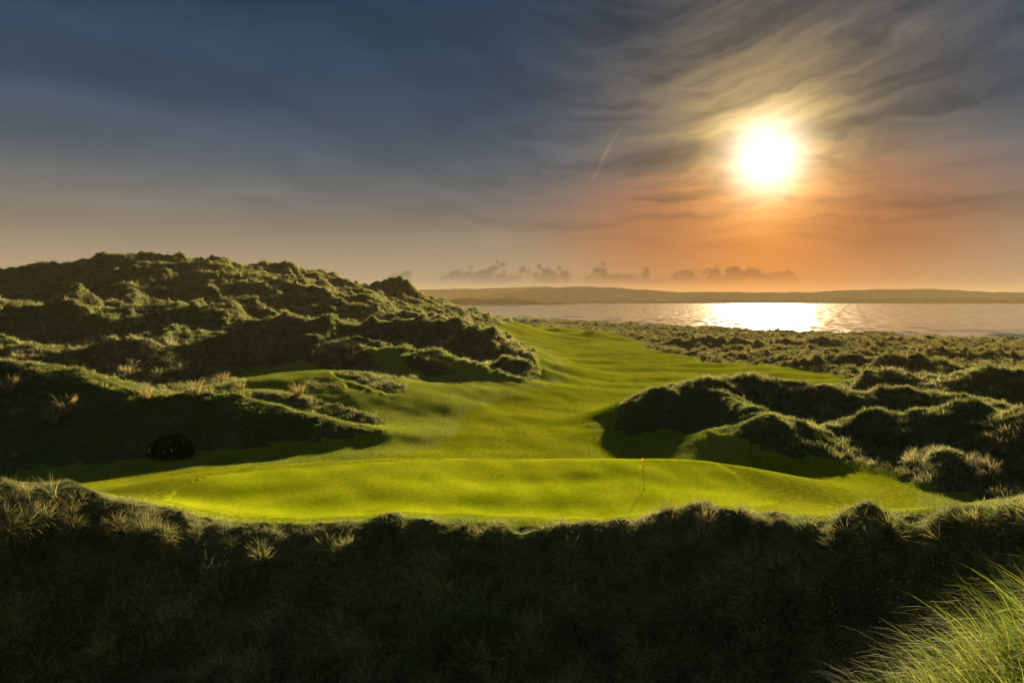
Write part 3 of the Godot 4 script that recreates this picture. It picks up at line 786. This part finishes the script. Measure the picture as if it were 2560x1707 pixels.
func scatter(called: String, label: String, meshes: Array, mat: Material, spots: Array, tints: Array) -> void:
	# spots: [Transform3D, ...] shared out among the variants of the tuft
	var per := []
	for k in meshes.size():
		per.append([])
	for i in spots.size():
		per[i % meshes.size()].append(i)
	var mass := Node3D.new()
	mass.name = called
	add_child(mass)
	tag(mass, label, "grass" if called.ends_with("grass") else "flowers", "", "stuff")
	for k in meshes.size():
		if per[k].is_empty():
			continue
		var mm := MultiMesh.new()
		mm.transform_format = MultiMesh.TRANSFORM_3D
		mm.use_colors = true
		mm.mesh = meshes[k]
		mm.instance_count = per[k].size()
		for q in per[k].size():
			mm.set_instance_transform(q, spots[per[k][q]])
			mm.set_instance_color(q, tints[per[k][q]])
		var o := MultiMeshInstance3D.new()
		o.name = "tufts" if called.ends_with("grass") else "blossoms"
		o.multimesh = mm
		o.material_override = mat
		mass.add_child(o, true)
		o.set_meta("kind", "stuff")

func tuft_at(x: float, d: float, s: float, settle: float) -> Transform3D:
	var nrm := ground_normal(x, d)
	var up := Vector3.UP.lerp(nrm, settle).normalized()
	var b := Basis(Quaternion(Vector3.UP, up)) * Basis(Vector3.UP, rng.randf_range(-0.9, 0.9))
	b = b.scaled(Vector3(s, s * rng.randf_range(0.85, 1.2), s))
	return Transform3D(b, Vector3(x, ground(x, d), -d))

func cropped(x: float, d: float) -> float:
	# where the slopes next to the mown ground carry shorter, greener grass: 1 there, 0 elsewhere
	var left := smoothstep(-52.0, -40.0, x) * smoothstep(-8.0, -13.0, x) * smoothstep(54.0, 58.0, d) * smoothstep(76.0, 71.0, d)
	var right := smoothstep(7.0, 10.0, x) * smoothstep(27.0, 22.0, x) * smoothstep(58.0, 61.0, d) * smoothstep(80.0, 75.0, d)
	return maxf(left, right)

func tint_at(x: float, d: float) -> Color:
	# patches of greener, greyer and strawier grass
	var a := noise.get_noise_2d(x * 0.05 + 100.0, d * 0.05)
	var b := noise.get_noise_2d(x * 0.35, d * 0.35 + 200.0)
	var v := 1.0 + 0.42 * b + rng.randf_range(-0.12, 0.12)
	# grass on the seaward dunes at right is tinted darker and browner
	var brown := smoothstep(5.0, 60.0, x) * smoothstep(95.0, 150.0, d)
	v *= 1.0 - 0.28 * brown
	var green := cropped(x, d)
	if green > 0.01:
		return Color(v * (1.0 - 0.06 * green), v * (1.0 + 0.08 * green), v * (1.0 - 0.45 * green), 1.0)
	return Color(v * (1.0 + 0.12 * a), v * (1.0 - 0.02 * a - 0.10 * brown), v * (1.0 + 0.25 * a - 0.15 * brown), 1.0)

func build_grass() -> void:
	var mat := grass_material()
	var bank_t := []
	var shag_t := []
	var knot_t := []
	var knoll_t := []
	var mid_t := []
	var far_t := []
	var coast_t := []
	for k in 4:
		bank_t.append(tuft(44, 0.24, 0.35, 0.85, 0.019, 0.55, 1.3, 0.28, 4, 1.2))
		knot_t.append(tuft(60, 0.20, 0.65, 1.15, 0.030, 0.45, 1.8, 0.5, 4, 1.3))
		knoll_t.append(tuft(40, 0.45, 0.9, 1.7, 0.085, 0.45, 1.6, 0.45, 3, 1.35))
		shag_t.append(tuft(90, 0.22, 0.8, 1.4, 0.021, 0.38, 2.0, 0.45, 5, 1.4))
		mid_t.append(tuft(28, 0.34, 0.22, 0.55, 0.030, 0.55, 0.9, 0.2, 3, 1.25))
		far_t.append(tuft(20, 0.60, 0.35, 0.75, 0.075, 0.55, 0.8, 0.25, 3, 1.45))
		coast_t.append(tuft(14, 1.30, 0.6, 1.2, 0.20, 0.5, 0.7, 0.15, 2, 0.95))
	var spots := [[], [], [], []]
	var tints := [[], [], [], []]
	var dens := [16.0, 8.0, 2.0, 0.24]
	var knots := [[], [], [], []]
	var knot_tints := [[], [], [], []]
	for i in NR - 1:
		var r := ring[i]
		if r < 13.0 or r > 760.0:
			continue
		var lv := 0 if r < 44.0 else (1 if r < 112.0 else (2 if r < 340.0 else 3))
		var area: float = (ring[i + 1] - r) * r * (azi[j0 + 2] - azi[j0 + 1])
		for j in range(j0, j1):
			var n := i * NA + j
			if ROUGH[n] < 0.35 or CLS[n] == SAND or HG[n] < 2.5:
				continue
			var want: float = dens[lv] * area * ROUGH[n]
			var cnt := int(want)
			if rng.randf() < want - cnt:
				cnt += 1
			for q in cnt:
				var rr := r + (ring[i + 1] - r) * rng.randf()
				var az := azi[j] + (azi[j + 1] - azi[j]) * rng.randf()
				var x := rr * sin(az)
				var d := rr * cos(az)
				# tussocks stand in clumps: patches of long grass between shorter
				var clump := noise.get_noise_2d(x * 0.8 + 300.0, d * 0.8)
				var s := rng.randf_range(0.6, 1.0) * (1.0 + 0.45 * clump)
				if lv == 0:
					# shorter, thinner grass on the level ground behind the crest
					s *= lerpf(0.38, 1.0, smoothstep(0.12, 0.45, 1.0 - ground_normal(x, d).y) if d > 30.0 - 0.1 * absf(x) else 1.0)
				if lv == 1:
					s *= 1.0 - 0.5 * cropped(x, d)
				if lv == 1 or lv == 2:
					# here and there a big tussock stands up out of the turf, mostly on the brows
					var odds := (0.12 if lv == 1 else 0.2) * smoothstep(-0.15, 0.35, noise.get_noise_2d(x * 0.12 + 700.0, d * 0.12))
					if rng.randf() < odds * (1.0 - 0.85 * cropped(x, d)):
						knots[lv].append(tuft_at(x, d, rng.randf_range(0.5, 1.05), 0.7))
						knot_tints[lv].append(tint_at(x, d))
				spots[lv].append(tuft_at(x, d, s, 0.55))
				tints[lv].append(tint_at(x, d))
	# shaggy tussocks hanging over the near bank, in loose groups and along its crest
	var hs := []
	var ht := []
	for k in 5200:
		var x := rng.randf_range(-30.0, 30.0)
		var d := rng.randf_range(14.0, 36.0)
		var g := noise.get_noise_2d(x * 0.3 + 600.0, d * 0.3)
		if g > 0.02 and class_at(x, d) == DUNE:
			var below := 0.0
			for p in RIDGES[0].p:
				if absf(p.x - x) < 2.5:
					below = maxf(below, p.z - d)
			if below < 1.6:
				continue
			var hang := tuft_at(x, d, rng.randf_range(0.45, 1.0), 0.8)
			hang.basis = Basis(Vector3(1, 0, 0), rng.randf_range(0.25, 0.75)) * Basis(Vector3(0, 0, 1), rng.randf_range(-0.1, 0.45)) * hang.basis
			hs.append(hang)
			ht.append(tint_at(x, d))
	var bank: Array = RIDGES[0].p
	for k in 330:
		var q := rng.randf_range(1.0, bank.size() - 2.01)
		var p: Vector3 = bank[int(q)].lerp(bank[int(q) + 1], q - int(q))
		if noise.get_noise_2d(p.x * 0.5, 900.0) < -0.1:
			continue
		var x := p.x + rng.randf_range(-0.4, 0.4)
		var d := p.z + rng.randf_range(-0.9, 0.25)
		spots[0].append(tuft_at(x, d, rng.randf_range(0.5, 1.1), 0.9))
		tints[0].append(tint_at(x, d))
	scatter("marram_grass", "dark marram grass covering the near bank below the green", bank_t, mat, spots[0], tints[0])
	scatter("shaggy_grass", "shaggy straw-tipped tussocks hanging over the dark near bank", shag_t, mat, hs, ht)
	scatter("dune_grass", "marram grass on the dunes either side of the green", mid_t, mat, spots[1], tints[1])
	scatter("dune_tussock_grass", "taller tussocks of marram on the dunes around the green", knot_t, mat, knots[1], knot_tints[1])
	scatter("hill_tussock_grass", "taller tussocks of marram on the high dunes and hummocks", knoll_t, mat, knots[2], knot_tints[2])
	scatter("hill_grass", "marram grass on the high dunes and hummocks farther off", far_t, mat, spots[2], tints[2])
	scatter("coast_grass", "far grass on the dunes along the sea", coast_t, mat, spots[3], tints[3])
	print("tufts ", spots[0].size(), " ", spots[1].size(), " ", spots[2].size(), " ", spots[3].size())
	# short leaves of the semi-rough, long enough to show
	var short_t := []
	for k in 4:
		short_t.append(tuft(16, 0.30, 0.07, 0.17, 0.028, 0.5, 0.8, 0.12, 2, 1.2))
	var ss := []
	var stt := []
	for i in NR - 1:
		var r := ring[i]
		if r < 30.0 or r > 135.0:
			continue
		var area: float = (ring[i + 1] - r) * r * (azi[j0 + 2] - azi[j0 + 1])
		for j in range(j0, j1):
			if CLS[i * NA + j] == SEMI and rng.randf() < area * 5.0:
				var rr := r + (ring[i + 1] - r) * rng.randf()
				var az := azi[j] + (azi[j + 1] - azi[j]) * rng.randf()
				var x := rr * sin(az)
				var d := rr * cos(az)
				ss.append(tuft_at(x, d, rng.randf_range(0.7, 1.3), 0.6))
				stt.append(tint_at(x, d) * Color(1.0, 1.15, 0.6))
	scatter("short_grass", "short rough grass on the mown slopes beside the fairway", short_t, mat, ss, stt)
	# long grass close by on the right, on the dune where one stands
	var near_t := []
	for k in 4:
		near_t.append(tuft(34, 0.11, 0.35, 0.85, 0.008, 0.5, 1.3, 0.5, 6))
	var ns := []
	var nt := []
	for k in 3200:
		var x := rng.randf_range(1.2, 7.0)
		var d := rng.randf_range(3.0, 7.5)
		if rng.randf() < 1.2 * exp(-pow((x - 4.8) / 1.55, 2.0) - pow((d - 4.8) / 1.6, 2.0)):
			var t := tuft_at(x, d, rng.randf_range(0.7, 1.1), 0.3)
			t.basis = Basis(Vector3(0, 0, 1), -0.45) * t.basis
			ns.append(t)
			nt.append(Color(0.85, 1.1, 0.5) * rng.randf_range(0.5, 1.35))
	scatter("near_grass", "tall sunlit grass close by in the bottom right corner", near_t, mat, ns, nt)

# ------------------------------------------------------------------ things
func cyl(st: SurfaceTool, a: Vector3, b: Vector3, ra: float, rb: float, sides := 8) -> void:
	var ax := (b - a).normalized()
	var u := ax.cross(Vector3.RIGHT if absf(ax.x) < 0.8 else Vector3.UP).normalized()
	var v := ax.cross(u)
	for k in sides:
		var t0 := TAU * k / sides
		var t1 := TAU * (k + 1) / sides
		var e0 := u * cos(t0) + v * sin(t0)
		var e1 := u * cos(t1) + v * sin(t1)
		for q in [a + e0 * ra, b + e0 * rb, a + e1 * ra, a + e1 * ra, b + e0 * rb, b + e1 * rb]:
			st.add_vertex(q)
		for q in [b, b + e1 * rb, b + e0 * rb]:
			st.add_vertex(q)

func begin() -> SurfaceTool:
	var st := SurfaceTool.new()
	st.begin(Mesh.PRIMITIVE_TRIANGLES)
	return st

func flat(r: float, g: float, b: float, rough := 0.7) -> StandardMaterial3D:
	var m := StandardMaterial3D.new()
	m.albedo_color = lin(r, g, b)
	m.roughness = rough
	return m

func build_flag() -> void:
	var x := 8.56
	var d := 43.50
	var o := Node3D.new()
	o.name = "golf_flagstick"
	o.position = Vector3(x, ground(x, d), -d)
	add_child(o)
	o.rotation.z = 0.045
	tag(o, "thin golf flagstick with drooping yellow flag standing on the putting green", "flagstick")
	var st := begin()
	cyl(st, Vector3(0, -0.1, 0), Vector3(0, 0.9, 0), 0.015, 0.013)
	cyl(st, Vector3(0, 0.9, 0), Vector3(0, 2.16, 0), 0.013, 0.010)
	st.generate_normals()
	put("pole", st.commit(), flat(0.05, 0.045, 0.03, 0.6), o)
	st = begin()
	cyl(st, Vector3(0, -0.01, 0), Vector3(0, 0.012, 0), 0.075, 0.07, 16)
	st.generate_normals()
	var dull := flat(0.025, 0.03, 0.012, 1.0)
	dull.specular_mode = BaseMaterial3D.SPECULAR_DISABLED
	put("cup_rim", st.commit(), dull, o)
	# the cloth hangs limp from the top of the pole, in folds
	st = begin()
	var nu := 8
	var nv := 10
	var cloth := func(u: float, v: float) -> Vector3:
		var drop := 0.46 * v + 0.34 * u * u
		var out := -0.24 * u * (0.55 + 0.45 * v) - 0.05 * v * u
		var fold := 0.05 * u * sin(u * 9.0 + v * 3.0)
		return Vector3(out, 2.14 - drop, fold)
	for i in nu:
		for j in nv:
			var a: Vector3 = cloth.call(float(i) / nu, float(j) / nv)
			var b: Vector3 = cloth.call(float(i + 1) / nu, float(j) / nv)
			var c: Vector3 = cloth.call(float(i) / nu, float(j + 1) / nv)
			var e: Vector3 = cloth.call(float(i + 1) / nu, float(j + 1) / nv)
			for q in [a, c, b, b, c, e]:
				st.add_vertex(q)
	st.generate_normals()
	var fm := flat(0.60, 0.45, 0.06, 0.8)
	fm.backlight_enabled = true
	fm.backlight = Color(0.50, 0.42, 0.12)
	var f := put("flag", st.commit(), fm, o)
	var tm := TextMesh.new()
	tm.text = "8"
	tm.font_size = 64
	tm.pixel_size = 0.0052
	tm.depth = 0.004
	var num := put("number", tm, flat(0.02, 0.015, 0.02), f)
	num.position = Vector3(-0.10, 1.80, 0.045)
	num.rotation.z = -0.45
	num.scale = Vector3(0.9, 1.25, 1.0)

func build_marker() -> void:
	var x := 6.48
	var d := 106.40
	var o := Node3D.new()
	o.name = "marker_board"
	o.position = Vector3(x, ground(x, d), -d)
	add_child(o)
	tag(o, "small white marker board standing low beside the fairway at the spur's foot", "sign")
	var bm := BoxMesh.new()
	bm.size = Vector3(0.46, 0.30, 0.03)
	var b := put("board", bm, flat(0.8, 0.78, 0.75, 0.5), o)
	b.position = Vector3(0, 0.33, 0)
	for s in [-1, 1]:
		var st := begin()
		cyl(st, Vector3(s * 0.15, -0.1, 0), Vector3(s * 0.15, 0.19, 0), 0.02, 0.02)
		st.generate_normals()
		put("leg", st.commit(), flat(0.5, 0.48, 0.45), o)
		var dm := CylinderMesh.new()
		dm.top_radius = 0.055
		dm.bottom_radius = 0.055
		dm.height = 0.008
		dm.radial_segments = 16
		var dot := put("dot", dm, flat(0.3, 0.29, 0.28), b)
		dot.rotation.x = PI / 2
		dot.position = Vector3(s * 0.1, 0.0, 0.0185)

func leaf_cloud(count: int, rad: Vector3, size: float, cols: Array) -> ArrayMesh:
	# many small leaves in the outer shell of a low dome, uneven and with gaps
	var st := begin()
	var nz := FastNoiseLite.new()
	nz.seed = 77
	nz.frequency = 1.0
	for k in count:
		var dir := Vector3(rng.randfn(), absf(rng.randfn()) * 0.9 - 0.1, rng.randfn()).normalized()
		var r := (0.72 + 0.30 * rng.randf()) * (1.0 + 0.28 * nz.get_noise_3d(dir.x * 2.2, dir.y * 2.2, dir.z * 2.2))
		var p := Vector3(dir.x * rad.x, dir.y * rad.y, dir.z * rad.z) * r
		p.y = maxf(p.y, -0.1)
		var u := Vector3(rng.randfn(), rng.randfn(), rng.randfn()).normalized()
		var v := u.cross(Vector3(rng.randfn(), rng.randfn(), rng.randfn())).normalized()
		var s := size * rng.randf_range(0.6, 1.4)
		var c: Color = cols[rng.randi() % cols.size()]
		st.set_color(c)
		for q in [p - u * s, p + v * s * 0.45, p + u * s, p - u * s, p + u * s, p - v * s * 0.45]:
			st.add_vertex(q)
	return st.commit()

func build_bush() -> void:
	var x := -29.99
	var d := 59.50
	var o := Node3D.new()
	o.name = "round_bush"
	o.position = Vector3(x, ground(x, d) - 0.15, -d)
	add_child(o)
	tag(o, "dark rounded bush with a few pale flowers on the left slope foot", "bush")
	var m := grass_material()
	m.backlight = Color(0.35, 0.35, 0.3)
	put("foliage", leaf_cloud(9000, Vector3(2.0, 1.75, 1.5), 0.075, [Color(0.030, 0.046, 0.013), Color(0.04, 0.06, 0.016), Color(0.06, 0.045, 0.02), Color(0.06, 0.09, 0.02)]), m, o)
	var st := begin()
	for k in 14:
		var a := rng.randf() * TAU
		var e := Vector3(cos(a) * rng.randf_range(0.5, 1.4), rng.randf_range(0.6, 1.2), sin(a) * rng.randf_range(0.4, 1.0))
		cyl(st, Vector3(cos(a) * 0.15, -0.2, sin(a) * 0.15), e, 0.05, 0.015, 6)
	st.generate_normals()
	put("stems", st.commit(), flat(0.05, 0.038, 0.026), o)
	for k in 16:
		var a := rng.randf_range(0.1, PI - 0.1)
		var up := rng.randf_range(0.1, 0.9)
		var q := begin()
		var c := Vector3(cos(a) * 1.95 * sqrt(1.0 - up * up * 0.8), up * 1.55, sin(a) * 1.5 * sqrt(1.0 - up * up * 0.8))
		for pt in 5:
			var t0 := TAU * pt / 5.0
			var e := Vector3(cos(t0), sin(t0), 0.0) * 0.06
			var w := Vector3(-sin(t0), cos(t0), 0.0) * 0.028
			for vv in [c, c + e * 0.6 + w, c + e + Vector3(0, 0, 0.012), c, c + e + Vector3(0, 0, 0.012), c + e * 0.6 - w]:
				q.add_vertex(vv)
		q.generate_normals()
		put("flower", q.commit(), flat(0.6, 0.62, 0.66), o)

func build_tussocks() -> void:
	var mat := grass_material()
	for t in TUSSOCKS:
		var x: float = t[0]
		var d: float = t[1]
		var s: float = t[2]
		var st := begin()
		for k in 150:
			var a := rng.randf() * TAU
			var rr := sqrt(rng.randf()) * 0.22
			var lean := Vector3(cos(a) * 0.35, 1.0, sin(a) * 0.35 + 0.15)
			st.set_color(Color.WHITE)
			var c := Color(0.42, 0.33, 0.18) * rng.randf_range(0.6, 1.1) if rng.randf() < 0.75 else Color(0.12, 0.13, 0.045)
			c.a = 1.0
			blade(st, Vector3(cos(a) * rr, -0.1, sin(a) * rr), lean, rng.randf_range(0.8, 1.35), 0.03, rng.randf_range(1.2, 3.2), c, 5, rng.randf() * TAU)
		var o := put("grass_tussock", st.commit(), mat)
		o.position = Vector3(x, ground(x, d), -d)
		o.scale = Vector3(1.25, 1.75, 1.25) * s
		tag(o, t[3], "tussock", "pale tussocks standing out on the left slopes")

func build_flowers() -> void:
	# tiny yellow flowers in the dark grass at the right end of the near bank
	var st := begin()
	for k in 6:
		var t0 := TAU * k / 6.0
		var t1 := TAU * (k + 1) / 6.0
		for q in [Vector3(0, 0.01, 0), Vector3(cos(t1) * 0.03, 0.02, sin(t1) * 0.03), Vector3(cos(t0) * 0.03, 0.02, sin(t0) * 0.03)]:
			st.add_vertex(q)
	st.generate_normals()
	var spots := []
	var tints := []
	while spots.size() < 150:
		var x := rng.randf_range(10.0, 22.0)
		var d := rng.randf_range(20.0, 28.5)
		if noise.get_noise_2d(x * 0.4, d * 0.4 + 500.0) < 0.05:
			continue
		var b := Basis(Vector3(1, 0, 0), rng.randf_range(0.3, 1.2)).scaled(Vector3.ONE * rng.randf_range(0.7, 1.3))
		spots.append(Transform3D(b, Vector3(x, ground(x, d) + rng.randf_range(0.35, 0.65), -d)))
		tints.append(Color(1, 1, 1))
	scatter("yellow_flowers", "sprinkle of tiny yellow flowers on the dark bank at right", [st.commit()], flat(0.65, 0.5, 0.04), spots, tints)
